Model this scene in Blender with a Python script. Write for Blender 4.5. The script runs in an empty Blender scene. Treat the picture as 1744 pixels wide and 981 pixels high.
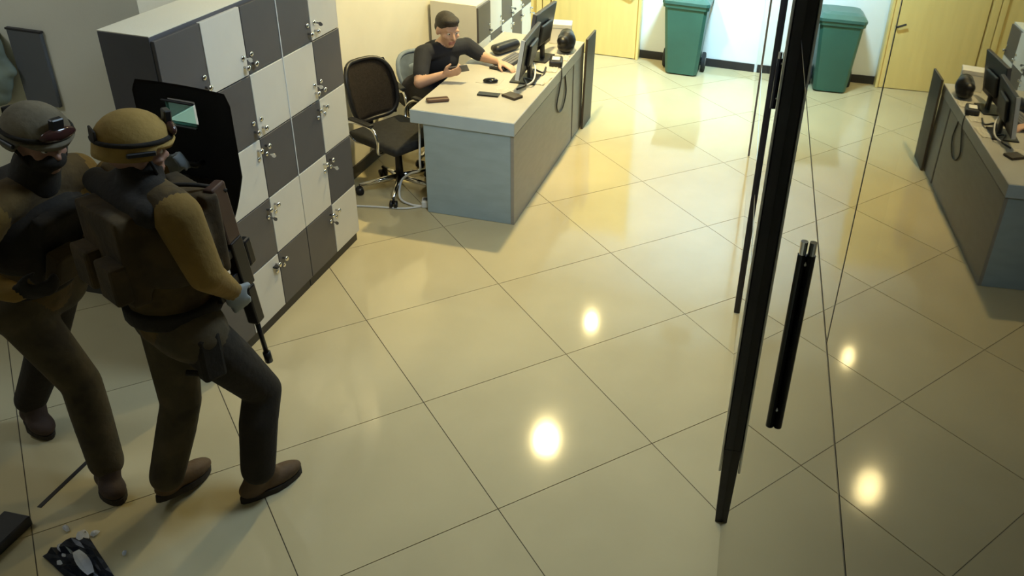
import bpy, bmesh, math, random
import numpy as np
from mathutils import Vector, Matrix
random.seed(7)
SC = bpy.context.scene
COL = SC.collection
V = Vector

# ---------------------------------------------------------------- camera
cam_d = bpy.data.cameras.new('camera')
cam = bpy.data.objects.new('camera', cam_d); COL.objects.link(cam)
YAW, PITCH, ROLL = 0.1282, 0.5259, 0.0886
fw = V((-math.sin(YAW)*math.cos(PITCH), math.cos(YAW)*math.cos(PITCH), -math.sin(PITCH)))
r0 = V((math.cos(YAW), math.sin(YAW), 0)); u0 = r0.cross(fw)
rr = math.cos(ROLL)*r0 + math.sin(ROLL)*u0
uu = -math.sin(ROLL)*r0 + math.cos(ROLL)*u0
m = Matrix((rr, uu, -fw)).transposed().to_4x4()
m.translation = V((0, 0, 2.8999))
cam.matrix_world = m
cam_d.sensor_width = 36.0
cam_d.lens = 1481.25*36/1744
cam_d.shift_x = -232.55/1744
cam_d.shift_y = -51.96/1744
cam_d.clip_start = 0.02
SC.camera = cam

# ---------------------------------------------------------------- world, exposure, lights
w = bpy.data.worlds.new('world'); SC.world = w; w.use_nodes = True
w.node_tree.nodes['Background'].inputs[0].default_value = (0.9, 0.9, 1, 1)
w.node_tree.nodes['Background'].inputs[1].default_value = 0.02
SC.view_settings.view_transform = 'Standard'
SC.view_settings.look = 'None'
SC.view_settings.gamma = 1
SC.view_settings.use_curve_mapping = False
SC.view_settings.exposure = 0.0

WARM = (1.0, 0.80, 0.37)
COOL = (0.62, 0.82, 1.0)
DOWNLIGHTS = [(-1.70, 8.40, 150), (-1.66, 6.28, 480), (-1.64, 4.15, 62)]
PANELS = [((-0.95, 3.40), (0.6, 0.6), 34, COOL), ((-4.1, 2.2), (0.6, 0.6), 5.5, (1.0, 0.93, 0.82))]
WASH_POWER = 190
CEIL = 3.05

# ---------------------------------------------------------------- materials
def mat(name, col, rough=0.5, metal=0.0, var=0.0, scale=8.0, bump=0.0, bscale=60.0, emit=None, estr=0.0, spec=0.5, coat=0.0, stretch=None):
    m = bpy.data.materials.new(name); m.use_nodes = True
    nt = m.node_tree; b = nt.nodes['Principled BSDF']
    b.inputs['Base Color'].default_value = (*col, 1)
    b.inputs['Roughness'].default_value = rough
    b.inputs['Metallic'].default_value = metal
    b.inputs['Specular IOR Level'].default_value = spec
    b.inputs['Coat Weight'].default_value = coat
    b.inputs['Coat Roughness'].default_value = 0.05
    tc = nt.nodes.new('ShaderNodeTexCoord'); src = tc.outputs['Object']
    if stretch:
        mp = nt.nodes.new('ShaderNodeMapping'); mp.inputs['Scale'].default_value = stretch
        nt.links.new(src, mp.inputs[0]); src = mp.outputs[0]
    if var > 0:
        n = nt.nodes.new('ShaderNodeTexNoise'); n.inputs['Scale'].default_value = scale; n.inputs['Detail'].default_value = 5
        nt.links.new(src, n.inputs['Vector'])
        r = nt.nodes.new('ShaderNodeValToRGB')
        r.color_ramp.elements[0].position = 0.3; r.color_ramp.elements[1].position = 0.7
        r.color_ramp.elements[0].color = (*[max(0, c*(1-var)) for c in col], 1)
        r.color_ramp.elements[1].color = (*[min(1, c*(1+var)) for c in col], 1)
        nt.links.new(n.outputs['Fac'], r.inputs[0]); nt.links.new(r.outputs[0], b.inputs['Base Color'])
    if bump > 0:
        n2 = nt.nodes.new('ShaderNodeTexNoise'); n2.inputs['Scale'].default_value = bscale; n2.inputs['Detail'].default_value = 4
        nt.links.new(src, n2.inputs['Vector'])
        bp = nt.nodes.new('ShaderNodeBump'); bp.inputs['Strength'].default_value = bump; bp.inputs['Distance'].default_value = 0.01
        nt.links.new(n2.outputs['Fac'], bp.inputs['Height']); nt.links.new(bp.outputs[0], b.inputs['Normal'])
    if emit:
        b.inputs['Emission Color'].default_value = (*emit, 1); b.inputs['Emission Strength'].default_value = estr
    return m

def camo(name, cols, scale, rough=0.9):
    m = mat(name, cols[0], rough, bump=0.3, bscale=40)
    nt = m.node_tree; b = nt.nodes['Principled BSDF']
    tc = nt.nodes['Texture Coordinate'] if 'Texture Coordinate' in nt.nodes else nt.nodes.new('ShaderNodeTexCoord')
    n = nt.nodes.new('ShaderNodeTexNoise'); n.inputs['Scale'].default_value = scale; n.inputs['Detail'].default_value = 3
    nt.links.new(tc.outputs['Object'], n.inputs['Vector'])
    r = nt.nodes.new('ShaderNodeValToRGB'); r.color_ramp.interpolation = 'EASE'
    e = r.color_ramp.elements
    e[0].position = 0.35; e[0].color = (*cols[0], 1); e[1].position = 0.65; e[1].color = (*cols[-1], 1)
    if len(cols) > 2:
        x = e.new(0.5); x.color = (*cols[1], 1)
    nt.links.new(n.outputs['Fac'], r.inputs[0]); nt.links.new(r.outputs[0], b.inputs['Base Color'])
    return m

M = {}
M['grout'] = mat('grout', (0.10, 0.085, 0.06), 0.8)
def tile_mat():
    m = mat('porcelain_tile', (0.52, 0.45, 0.275), 0.075, var=0.05, scale=2.0, spec=0.55)
    nt = m.node_tree; b = nt.nodes['Principled BSDF']
    n = nt.nodes.new('ShaderNodeTexNoise'); n.inputs['Scale'].default_value = 1.6; n.inputs['Detail'].default_value = 6
    geo = nt.nodes.new('ShaderNodeNewGeometry'); nt.links.new(geo.outputs['Position'], n.inputs['Vector'])
    mr = nt.nodes.new('ShaderNodeMapRange'); mr.inputs['To Min'].default_value = 0.05; mr.inputs['To Max'].default_value = 0.12
    nt.links.new(n.outputs['Fac'], mr.inputs['Value']); nt.links.new(mr.outputs[0], b.inputs['Roughness'])
    return m
M['tile'] = tile_mat()
M['wall'] = mat('cream_paint', (0.82, 0.78, 0.64), 0.75, var=0.03, scale=3, bump=0.08, bscale=120)
M['wall_white'] = mat('white_paint', (0.80, 0.84, 0.84), 0.6, var=0.02, scale=3, bump=0.05, bscale=120)
M['ceiling'] = mat('ceiling_paint', (0.7, 0.68, 0.62), 0.9, var=0.02)
M['yellow'] = mat('yellow_panel', (0.80, 0.60, 0.22), 0.35, var=0.05, scale=3, stretch=(6, 6, 0.6))
M['dark_trim'] = mat('dark_trim', (0.018, 0.016, 0.018), 0.4, var=0.2)
M['lock_dark'] = mat('locker_grey', (0.088, 0.084, 0.088), 0.42, var=0.06, scale=5)
M['lock_white'] = mat('locker_white', (0.66, 0.64, 0.58), 0.38, var=0.03, scale=5)
M['lock_body'] = mat('locker_body', (0.10, 0.10, 0.115), 0.45, var=0.05)
M['edge_white'] = mat('locker_edge_strip', (0.75, 0.78, 0.8), 0.3)
M['chrome'] = mat('chrome', (0.8, 0.8, 0.8), 0.16, 1.0)
M['steel'] = mat('brushed_steel', (0.6, 0.6, 0.58), 0.35, 1.0, var=0.05)
M['black_plastic'] = mat('black_plastic', (0.012, 0.012, 0.014), 0.4, var=0.2)
M['black_gloss'] = mat('black_gloss', (0.008, 0.008, 0.01), 0.12)
M['grey_plastic'] = mat('grey_plastic', (0.13, 0.13, 0.14), 0.45, var=0.1)
M['white_plastic'] = mat('white_plastic', (0.75, 0.75, 0.74), 0.4, var=0.03)
M['laminate'] = mat('desk_laminate', (0.33, 0.315, 0.28), 0.4, var=0.06, scale=6, bump=0.04, bscale=90, stretch=(1, 1, 4))
M['laminate_cool_lit'] = mat('desk_end_cool_lit', (0.36, 0.46, 0.51), 0.42, var=0.08, scale=5, bump=0.04, bscale=90, stretch=(1, 1, 3))  # cool light on the end face is put into this blue-grey
M['laminate_top'] = mat('desk_top_laminate', (0.47, 0.45, 0.40), 0.38, var=0.05, scale=7)
M['dark_wood'] = mat('dark_board', (0.06, 0.045, 0.032), 0.45, var=0.25, scale=6)
M['paper'] = mat('paper', (0.82, 0.80, 0.74), 0.8, var=0.03)
M['brown'] = mat('brown_leather', (0.13, 0.07, 0.045), 0.5, var=0.2)
M['bin_green'] = mat('bin_green', (0.032, 0.115, 0.085), 0.42, var=0.10, scale=4, bump=0.05)
M['bin_lid'] = mat('bin_lid_green', (0.04, 0.11, 0.088), 0.38, var=0.1)
M['rubber'] = mat('rubber', (0.015, 0.015, 0.016), 0.8)
M['mesh_brown'] = mat('chair_mesh', (0.055, 0.042, 0.032), 0.8, var=0.2, scale=60, bump=0.6, bscale=300)
M['chair_fabric'] = mat('chair_fabric', (0.016, 0.016, 0.016), 0.85, var=0.3, scale=30, bump=0.3, bscale=200)
M['chair_blue'] = mat('chair_blue_grey', (0.20, 0.25, 0.31), 0.7, var=0.1, scale=20)
M['skin'] = mat('skin', (0.56, 0.34, 0.24), 0.5, var=0.06, scale=12)
M['skin_shaded'] = mat('shaded_skin', (0.32, 0.17, 0.12), 0.5, var=0.06, scale=12)  # shade on the helmeted faces is put into the skin colour
M['hair'] = mat('dark_hair', (0.022, 0.017, 0.014), 0.6, var=0.3, scale=60, bump=0.5, bscale=150)
M['shirt'] = mat('black_shirt', (0.012, 0.014, 0.022), 0.85, var=0.2, scale=10, bump=0.25, bscale=25)
M['trousers'] = mat('dark_or_shaded_trousers', (0.02, 0.018, 0.025), 0.85, var=0.2, bump=0.2, bscale=25)
M['shoe'] = mat('black_shoe', (0.012, 0.011, 0.010), 0.5)
M['eye_white'] = mat('eye_white', (0.75, 0.73, 0.7), 0.2)
M['lip'] = mat('lips', (0.40, 0.17, 0.14), 0.5)
M['tan'] = camo('tan_uniform', [(0.05, 0.030, 0.008), (0.085, 0.052, 0.013), (0.12, 0.072, 0.018)], 7)
M['tan_light'] = camo('tan_sleeve', [(0.17, 0.10, 0.018), (0.24, 0.14, 0.028)], 5)
M['olive'] = camo('olive_trousers', [(0.033, 0.0234, 0.0106), (0.057, 0.0419, 0.0182), (0.078, 0.0558, 0.0264)], 6)
M['olive_shaded'] = camo('dark_or_shaded_trousers', [(0.012, 0.008, 0.004), (0.02, 0.014, 0.008)], 6)  # shaded copy of the olive trousers, for the darker leg
M['vest'] = camo('tan_vest', [(0.036, 0.022, 0.006), (0.062, 0.037, 0.010)], 9)
M['vest_dark'] = camo('dark_vest', [(0.009, 0.006, 0.003), (0.015, 0.010, 0.005)], 9)
M['helmet_tan'] = camo('tan_helmet_cover', [(0.24, 0.15, 0.035), (0.33, 0.21, 0.055)], 6)
M['helmet_grey'] = camo('grey_helmet_cover', [(0.112, 0.0944, 0.0616), (0.175, 0.1465, 0.098)], 9)
M['boot'] = mat('tan_boot', (0.10, 0.058, 0.026), 0.75, var=0.2, scale=12, bump=0.2)
M['boot_dark'] = mat('dark_boot', (0.05, 0.028, 0.02), 0.75, var=0.2, scale=12, bump=0.2)
M['sole'] = mat('boot_sole', (0.03, 0.022, 0.015), 0.9)
M['glove'] = mat('grey_glove', (0.22, 0.25, 0.27), 0.7, var=0.15)
M['shield'] = mat('black_armour', (0.006, 0.006, 0.008), 0.55, var=0.2)
M['goggle'] = mat('goggle_lens', (0.05, 0.02, 0.018), 0.1)
M['gun'] = mat('gun_metal', (0.014, 0.012, 0.012), 0.4, 0.3, var=0.2)
M['gun_brown'] = mat('gun_brown', (0.05, 0.022, 0.014), 0.5, var=0.2)
M['film_white'] = mat('plastic_scrap', (0.80, 0.83, 0.9), 0.25, var=0.1, scale=20)
M['film_blue'] = mat('dark_blue_film', (0.02, 0.026, 0.045), 0.3, var=0.3, scale=20)
M['cloth_green'] = mat('pale_green_cloth', (0.24, 0.28, 0.22), 0.85, var=0.25, scale=7, bump=0.4, bscale=12)
M['board_grey'] = mat('grey_board', (0.115, 0.12, 0.125), 0.55, var=0.04)
M['lamp_glow'] = mat('lamp_glow', (1, 1, 1), 0.5, emit=(1.0, 0.86, 0.55), estr=60)
M['panel_glow'] = mat('panel_glow', (1, 1, 1), 0.5, emit=COOL, estr=6)
M['screen'] = mat('screen_glow', (0.02, 0.02, 0.03), 0.2, emit=(0.35, 0.55, 0.9), estr=0.6)

def glass_mat():
    m = bpy.data.materials.new('tinted_glass'); m.use_nodes = True
    nt = m.node_tree; nt.nodes.clear()
    o = nt.nodes.new('ShaderNodeOutputMaterial'); mx = nt.nodes.new('ShaderNodeMixShader')
    t = nt.nodes.new('ShaderNodeBsdfTransparent'); t.inputs[0].default_value = (0.34, 0.35, 0.33, 1)
    g = nt.nodes.new('ShaderNodeBsdfGlossy'); g.inputs['Roughness'].default_value = 0.012; g.inputs['Color'].default_value = (0.96, 0.95, 0.92, 1)
    f = nt.nodes.new('ShaderNodeFresnel'); f.inputs['IOR'].default_value = 2.0
    nt.links.new(f.outputs[0], mx.inputs[0]); nt.links.new(t.outputs[0], mx.inputs[1]); nt.links.new(g.outputs[0], mx.inputs[2])
    nt.links.new(mx.outputs[0], o.inputs[0])
    return m
M['glass'] = glass_mat()

def view_mat():
    m = bpy.data.materials.new('cyan_window'); m.use_nodes = True
    nt = m.node_tree; b = nt.nodes['Principled BSDF']; o = nt.nodes['Material Output']
    b.inputs['Base Color'].default_value = (0.40, 0.85, 0.74, 1); b.inputs['Roughness'].default_value = 0.1
    t = nt.nodes.new('ShaderNodeBsdfTransparent'); t.inputs[0].default_value = (0.62, 1.0, 0.90, 1)
    x = nt.nodes.new('ShaderNodeMixShader'); x.inputs[0].default_value = 0.22
    nt.links.new(t.outputs[0], x.inputs[1]); nt.links.new(b.outputs[0], x.inputs[2]); nt.links.new(x.outputs[0], o.inputs[0])
    return m
M['viewport'] = view_mat()

# ---------------------------------------------------------------- helpers
def tag(o, label=None, cat=None, group=None, kind=None):
    if label: o['label'] = label
    if cat: o['category'] = cat
    if group: o['group'] = group
    if kind: o['kind'] = kind
    return o

def empty(name, loc=(0, 0, 0), rz=0.0, label=None, cat=None, group=None, kind=None):
    o = bpy.data.objects.new(name, None); COL.objects.link(o)
    o.location = loc; o.rotation_euler = (0, 0, rz); o.empty_display_size = 0.1
    return tag(o, label, cat, group, kind)

def link(name, me, mats, parent=None, loc=None, rot=None):
    if not isinstance(mats, (list, tuple)): mats = [mats]
    if len(me.materials) == 0:
        for x in mats: me.materials.append(M[x] if isinstance(x, str) else x)
    o = bpy.data.objects.new(name, me); COL.objects.link(o)
    if parent: o.parent = parent
    if loc is not None: o.location = loc
    if rot is not None: o.rotation_euler = rot
    return o

class MB:
    def __init__(s): s.b = bmesh.new()
    def box(s, lo, hi, bev=0.0, mtx=None, seg=1):
        b = bmesh.new(); bmesh.ops.create_cube(b, size=1)
        lo, hi = V(lo), V(hi); c = (lo+hi)/2; d = hi-lo
        for v in b.verts: v.co = V((v.co.x*d.x, v.co.y*d.y, v.co.z*d.z)) + c
        if bev > 0: bmesh.ops.bevel(b, geom=b.edges[:], offset=bev, segments=seg, affect='EDGES', profile=0.5)
        if mtx is not None: bmesh.ops.transform(b, matrix=mtx, verts=b.verts[:])
        s._add(b); return s
    def _add(s, b):
        me = bpy.data.meshes.new('tmp'); b.to_mesh(me); b.free(); s.b.from_mesh(me); bpy.data.meshes.remove(me)
    def tube(s, pts, r, n=10, cap=True, closed=False):
        pts = [V(p) for p in pts]; rs = r if isinstance(r, (list, tuple)) else [r]*len(pts)
        rings = []; prev = None
        for i, p in enumerate(pts):
            a = pts[(i-1) % len(pts)] if (i > 0 or closed) else p
            c = pts[(i+1) % len(pts)] if (i < len(pts)-1 or closed) else p
            t = (c-a).normalized()
            if prev is None:
                x = t.cross(V((0, 0, 1)))
                if x.length < 0.05: x = t.cross(V((1, 0, 0)))
                x.normalize()
            else: x = (prev - t*prev.dot(t)).normalized()
            prev = x; y = t.cross(x)
            rings.append([s.b.verts.new(p + (x*math.cos(2*math.pi*k/n)+y*math.sin(2*math.pi*k/n))*rs[i]) for k in range(n)])
        m_ = len(rings)
        for i in range(m_ if closed else m_-1):
            a, c = rings[i], rings[(i+1) % m_]
            for k in range(n): s.b.faces.new((a[k], a[(k+1) % n], c[(k+1) % n], c[k]))
        if cap and not closed:
            s.b.faces.new(rings[0][::-1]); s.b.faces.new(rings[-1])
        return s
    def lathe(s, prof, n=20, axis='z', at=(0, 0, 0)):
        rings = []; at = V(at)
        for (r, z) in prof:
            rings.append([])
            for k in range(n):
                a = 2*math.pi*k/n; c, d = r*math.cos(a), r*math.sin(a)
                p = V((c, d, z)) if axis == 'z' else (V((z, c, d)) if axis == 'x' else V((d, z, c)))
                rings[-1].append(s.b.verts.new(at+p))
        for i in range(len(rings)-1):
            for k in range(n): s.b.faces.new((rings[i][k], rings[i][(k+1) % n], rings[i+1][(k+1) % n], rings[i+1][k]))
        s.b.faces.new(rings[0][::-1]); s.b.faces.new(rings[-1]); return s
    def prism(s, poly, axis, a, c):
        def mk(p, q):
            return {'x': V((q, p[0], p[1])), 'y': V((p[0], q, p[1])), 'z': V((p[0], p[1], q))}[axis]
        A = [s.b.verts.new(mk(p, a)) for p in poly]; B = [s.b.verts.new(mk(p, c)) for p in poly]
        s.b.faces.new(A); s.b.faces.new(B[::-1]); n = len(poly)
        for k in range(n): s.b.faces.new((A[k], B[k], B[(k+1) % n], A[(k+1) % n]))
        return s
    def sphere(s, c, rad, mtx=None, n=16):
        b = bmesh.new(); bmesh.ops.create_uvsphere(b, u_segments=n, v_segments=max(6, n//2), radius=1)
        if isinstance(rad, (int, float)): rad = (rad,)*3
        for v in b.verts: v.co = V((v.co.x*rad[0], v.co.y*rad[1], v.co.z*rad[2]))
        if mtx is not None: bmesh.ops.transform(b, matrix=mtx.to_4x4(), verts=b.verts[:])
        for v in b.verts: v.co += V(c)
        s._add(b); return s
    def mesh(s, name, smooth=False):
        bmesh.ops.recalc_face_normals(s.b, faces=s.b.faces[:])
        me = bpy.data.meshes.new(name); s.b.to_mesh(me); s.b.free()
        if smooth:
            for p in me.polygons: p.use_smooth = True
        return me
    def build(s, name, mats, parent=None, smooth=False, loc=None, rot=None):
        return link(name, s.mesh(name, smooth), mats, parent, loc, rot)

def copy_tree(o, parent=None):
    c = o.copy(); COL.objects.link(c); c.parent = parent
    for ch in list(o.children): copy_tree(ch, c)
    return c

def arc(c, r, a0, a1, n, ax, ay):
    return [V(c) + V(ax)*r*math.cos(a0+(a1-a0)*i/n) + V(ay)*r*math.sin(a0+(a1-a0)*i/n) for i in range(n+1)]

def smooth_path(pts, n=6):
    pts = [V(p) for p in pts]; out = []
    P = [pts[0]] + pts + [pts[-1]]
    for i in range(1, len(P)-2):
        a, b, c, d = P[i-1], P[i], P[i+1], P[i+2]
        for k in range(n):
            t = k/n
            out.append(0.5*((2*b)+(-a+c)*t+(2*a-5*b+4*c-d)*t*t+(-a+3*b-3*c+d)*t**3))
    out.append(pts[-1]); return out

# ---------------------------------------------------------------- the room
X0, X1, Y0, Y1 = -5.6, 1.9, -0.9, 9.22
WX = -2.95          # cream wall beside the lockers
RY = 3.62           # return wall left of the lockers
floor = MB().box((X0, Y0, -0.12), (X1, Y1, -0.004)).build('floor', 'grout'); tag(floor, kind='structure')
TS, TP = 0.8238, 0.7832
to = V((-1.4793, 3.1942)); ta = V((math.cos(TP), math.sin(TP)))*TS; tb = V((math.sin(TP), -math.cos(TP)))*TS
def clip(poly, ax, val, keep_less):
    out = []
    for i in range(len(poly)):
        a, b = poly[i], poly[(i+1) % len(poly)]
        ia = (a[ax] <= val) == keep_less; ib = (b[ax] <= val) == keep_less
        if ia: out.append(a)
        if ia != ib:
            t = (val-a[ax])/(b[ax]-a[ax]); out.append(a.lerp(b, t))
    return out
full_me = None
for i in range(-12, 14):
    for j in range(-14, 12):
        g = 0.002/TS
        cor = [to+ta*(i+p)+tb*(j+q) for p, q in ((g, g), (1-g, g), (1-g, 1-g), (g, 1-g))]
        pl = cor
        for ax, val, less in ((0, X0, False), (0, X1, True), (1, Y0, False), (1, Y1, True)):
            if pl: pl = clip(pl, ax, val, less)
        if len(pl) < 3: continue
        o = to+ta*i+tb*j
        if len(pl) == 4 and all((p-q).length < 1e-6 for p, q in zip(pl, cor)):
            if full_me is None:
                full_me = MB().prism([(p-o)[:] for p in cor], 'z', -0.012, 0.0).mesh('tile'); full_me.materials.append(M['tile'])
            t = link('tile', full_me, 'tile', floor, (o.x, o.y, random.uniform(-0.0004, 0.0002)))
        else:
            t = MB().prism([(p-o)[:] for p in pl], 'z', -0.012, 0.0).build('tile', 'tile', floor, loc=(o.x, o.y, 0))

def struct(name, lo, hi, m_): return tag(MB().box(lo, hi).build(name, m_), kind='structure')
ceiling = struct('ceiling', (X0, Y0, CEIL), (X1, Y1, CEIL+0.1), 'ceiling')
struct('wall_left', (WX-0.12, RY, 0), (WX, Y1+0.1, CEIL), 'wall')
struct('wall_return', (X0, RY, 0), (WX-0.12, RY+0.12, CEIL), 'wall')
struct('wall_corridor', (X0-0.1, Y0, 0), (X0, RY+0.12, CEIL), 'wall')
struct('wall_back', (X0, Y0-0.1, 0), (X1, Y0, CEIL), 'wall')
struct('wall_far', (WX, Y1, 0), (X1, Y1+0.1, CEIL), 'wall_white')
struct('wall_right', (X1, Y0, 0), (X1+0.1, Y1+0.1, CEIL), 'dark_trim')
struct('baseboard_left', (WX, 4.66, 0), (WX+0.012, 6.93, 0.09), 'dark_trim')
struct('baseboard_far', (-1.49, Y1-0.014, 0), (-0.23, Y1, 0.085), 'dark_trim')
struct('baseboard_return', (X0, RY-0.012, 0), (WX, RY, 0.09), 'dark_trim')

# yellow double door at the far end
d1 = empty('door_1', (-2.0, 9.12, 0), kind='structure')
MB().box((-0.46, 0, 0.005), (0.48, 0.05, 2.2), 0.004).build('door_leaf', 'yellow', d1)
for a, b in ((-0.62, -0.56), (-0.55, -0.475)):
    MB().box((a, -0.03, 0), (b, 0.09, 2.3), 0.004).build('door_frame', 'yellow', d1)
MB().box((0.485, -0.02, 0), (0.515, 0.09, 2.3), 0.004).build('door_frame', 'yellow', d1)
MB().box((-0.93, 0.0, 0), (-0.63, 0.09, 2.6), 0.003).build('side_panel', 'yellow', d1)
h = MB(); h.tube([(0.43, -0.005, 0.66), (0.43, -0.05, 0.66)], 0.01); h.tube([(0.43, -0.05, 0.66), (0.34, -0.055, 0.70)], 0.011)
h.build('door_handle', 'black_plastic', d1)

# ---------------------------------------------------------------- glass partition on the right
GX, GS = 0.19, 0.0433
g1 = empty('window_1', (GX, 0, 0), GS, kind='structure')
def pane(y0, y1, z0, z1): return MB().box((-0.004, y0, z0), (0.004, y1, z1)).build('glass_pane', 'glass', g1)
pane(-0.85, 2.772, 0.006, 2.146); pane(-0.85, 1.106, 2.154, CEIL); pane(1.112, 2.772, 2.154, CEIL)
pane(2.85, 4.46, 0.006, CEIL); pane(4.50, 6.9, 0.006, CEIL); pane(6.925, 9.2, 0.006, CEIL)
MB().box((-0.0045, -0.85, 2.147), (0.0045, 2.77, 2.153)).build('glass_joint', 'dark_trim', g1)
MB().box((-0.0045, 1.1065, 2.154), (0.0045, 1.1115, CEIL)).build('glass_joint', 'dark_trim', g1)
MB().box((-0.006, 2.85, 0.795), (0.006, 9.2, 0.803)).build('glass_rail', 'steel', g1)
st = MB().box((-0.040, 2.775, 0.42), (0.040, 2.845, CEIL), 0.003)
st.prism([(-0.040, 0.42), (0.040, 0.42), (0.006, 0.0), (-0.03, 0.0)], 'y', 2.775, 2.845)
st.build('door_stile', 'dark_trim', g1)
MB().box((-0.050, 2.77, 0.30), (-0.0405, 2.79, CEIL), 0.002).build('stile_edge', 'steel', g1)
MB().box((-0.022, 4.46, 0), (0.022, 4.50, CEIL), 0.002).build('mullion', 'dark_trim', g1)
MB().box((-0.012, 6.9, 0), (0.012, 6.925, CEIL), 0.002).build('mullion', 'grey_plastic', g1)
def pull(y, z0, z1, r, off):
    q = empty('pull_handle', (0, y, 0)); q.parent = g1
    MB().tube([(-off, 0, z0), (-off, 0, z1)], r, 14).build('grip', 'black_gloss', q)
    for z in (z0+0.05, z1-0.02):
        MB().tube([(-0.004, 0, z), (-off, 0, z)], r*0.7, 10).build('bracket', 'chrome', q)
    MB().tube([(-off, 0, z1), (-off, 0, z1+0.03)], r*0.8, 12).build('end_cap', 'chrome', q)
pull(1.56, 1.60, 2.05, 0.0095, 0.013)
pull(3.80, 1.55, 1.78, 0.011, 0.014)

# ---------------------------------------------------------------- floor threshold at the corridor
tr = MB().box((-2.735, 2.16, -0.002), (-2.717, 2.62, 0.003)); tag(tr.build('trim_1', 'dark_trim'), kind='structure')
tr = MB().box((-2.80, 1.2, 0), (-2.68, 2.08, 0.05), 0.006); tag(tr.build('trim_2', 'dark_trim'), kind='structure')

# ---------------------------------------------------------------- lockers
LX, LY0, LW, LZ, LR = -2.4966, 4.6136, 0.3014, 0.07, 0.3321
door_me = {}
def door_mesh(w_, h_, key, m_):
    if key not in door_me:
        me = MB().box((-0.017, 0.003, 0.003), (0, w_-0.003, h_-0.003), 0.0015).mesh('door'); me.materials.append(M[m_]); door_me[key] = me
    return door_me[key]
lock_me = MB().lathe([(0.013, 0), (0.013, 0.005), (0.010, 0.008), (0.006, 0.009)], 12, 'x').mesh('lock', True); lock_me.materials.append(M['chrome'])
kb = MB().lathe([(0.006, 0), (0.006, 0.014), (0.013, 0.018), (0.015, 0.026), (0.010, 0.031)], 12, 'x'); knob_me = kb.mesh('knob', True); knob_me.materials.append(M['chrome'])
key_me = MB().box((0.009, -0.002, -0.004), (0.032, 0.002, 0.004)).lathe([(0.012, -0.0015), (0.012, 0.0015)], 10, 'y', (0.04, 0, -0.004)).mesh('key'); key_me.materials.append(M['chrome'])
def locker(name, label, group, x, y0, cols, rows, cw, rh, z0, depth, colour, lockside, toprow, body='lock_body'):
    """fronts face +x; columns run from y0 towards +y"""
    root = empty(name, (x, y0, 0), 0, label, 'locker', group)
    W, H = cols*cw, rows*rh
    b = MB().box((-depth, 0, z0), (-0.018, W, z0+H+0.012), 0.002)
    b.build('body', body, root)
    MB().box((-depth, 0, z0+H+0.0125), (-0.018, W, z0+H+0.016)).build('top_panel', 'wall', root)
    MB().box((-depth+0.01, 0.004, 0), (-0.022, W-0.004, z0)).build('plinth', 'dark_trim', root)
    for c in range(cols):
        for r in range(rows):
            dark = colour(c, r)
            d = link('door', door_mesh(cw, rh, (cw, rh, dark), 'lock_dark' if dark else 'lock_white'), 'lock_dark', root, (0, c*cw, z0+r*rh))
            tag(d, 'dark grey locker door' if dark else 'white locker door')
            yy = 0.035 if lockside(c) < 0 else cw-0.035
            zz = 0.05 if r >= toprow else rh-0.05
            sg = 1 if r >= toprow else -1
            link('lock', lock_me, 'chrome', d, (0, yy, zz+sg*0.045))
            link('knob', knob_me, 'chrome', d, (0, yy, zz))
            if (c*7+r*5) % 3 == 0: link('key', key_me, 'chrome', d, (0, yy, zz+sg*0.045))
    return root
yA = LY0-5*LW; yB = LY0-2*LW
la = locker('locker_cabinet', 'tall checkered locker with three door columns, behind the walking uniformed people', 'checkered lockers', LX, yA, 3, 5, LW, LR, LZ, 0.25,
       lambda c, r: (c+r) % 2 == 0, lambda c: {0: 1, 1: 1, 2: -1}[c], 3)
MB().box((-0.018, 3*LW-0.006, LZ+2*LR), (0.003, 3*LW-0.001, LZ+5*LR)).build('edge_strip', 'edge_white', la)
lb = locker('locker_cabinet', 'tall checkered locker with two door columns, next to the empty mesh chair', 'checkered lockers', LX, yB, 2, 5, LW, LR, LZ, 0.32,
       lambda c, r: (c+r) % 2 == 0, lambda c: {0: 1, 1: -1}[c], 3)
MB().box((0.001, 0.0, 0.0), (0.03, 0.045, 0.012), 0.003).build('black_key_tag', 'black_plastic', la, loc=(0, 2*LW-0.07, LZ+LR-0.06))
locker('low_locker', 'low checkered locker against the wall behind the seated person', None, -2.5, 6.95, 5, 3, 0.308, 0.30, 0.05, 0.42,
       lambda c, r: (c+r) % 2 == 0, lambda c: 1, 2, 'lock_white')

# ---------------------------------------------------------------- wall board and cloth, far left
bd = empty('grey_board', (-3.57, RY, 1.15), 0, 'flat grey board fixed to the cream wall left of the lockers', 'board')
MB().box((-0.105, -0.022, -0.02), (0.075, -0.001, 0.36), 0.003).build('panel', 'board_grey', bd)
MB().box((-0.11, -0.024, 0.355), (0.08, -0.001, 0.366), 0.002).build('top_edge', 'dark_trim', bd)

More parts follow.
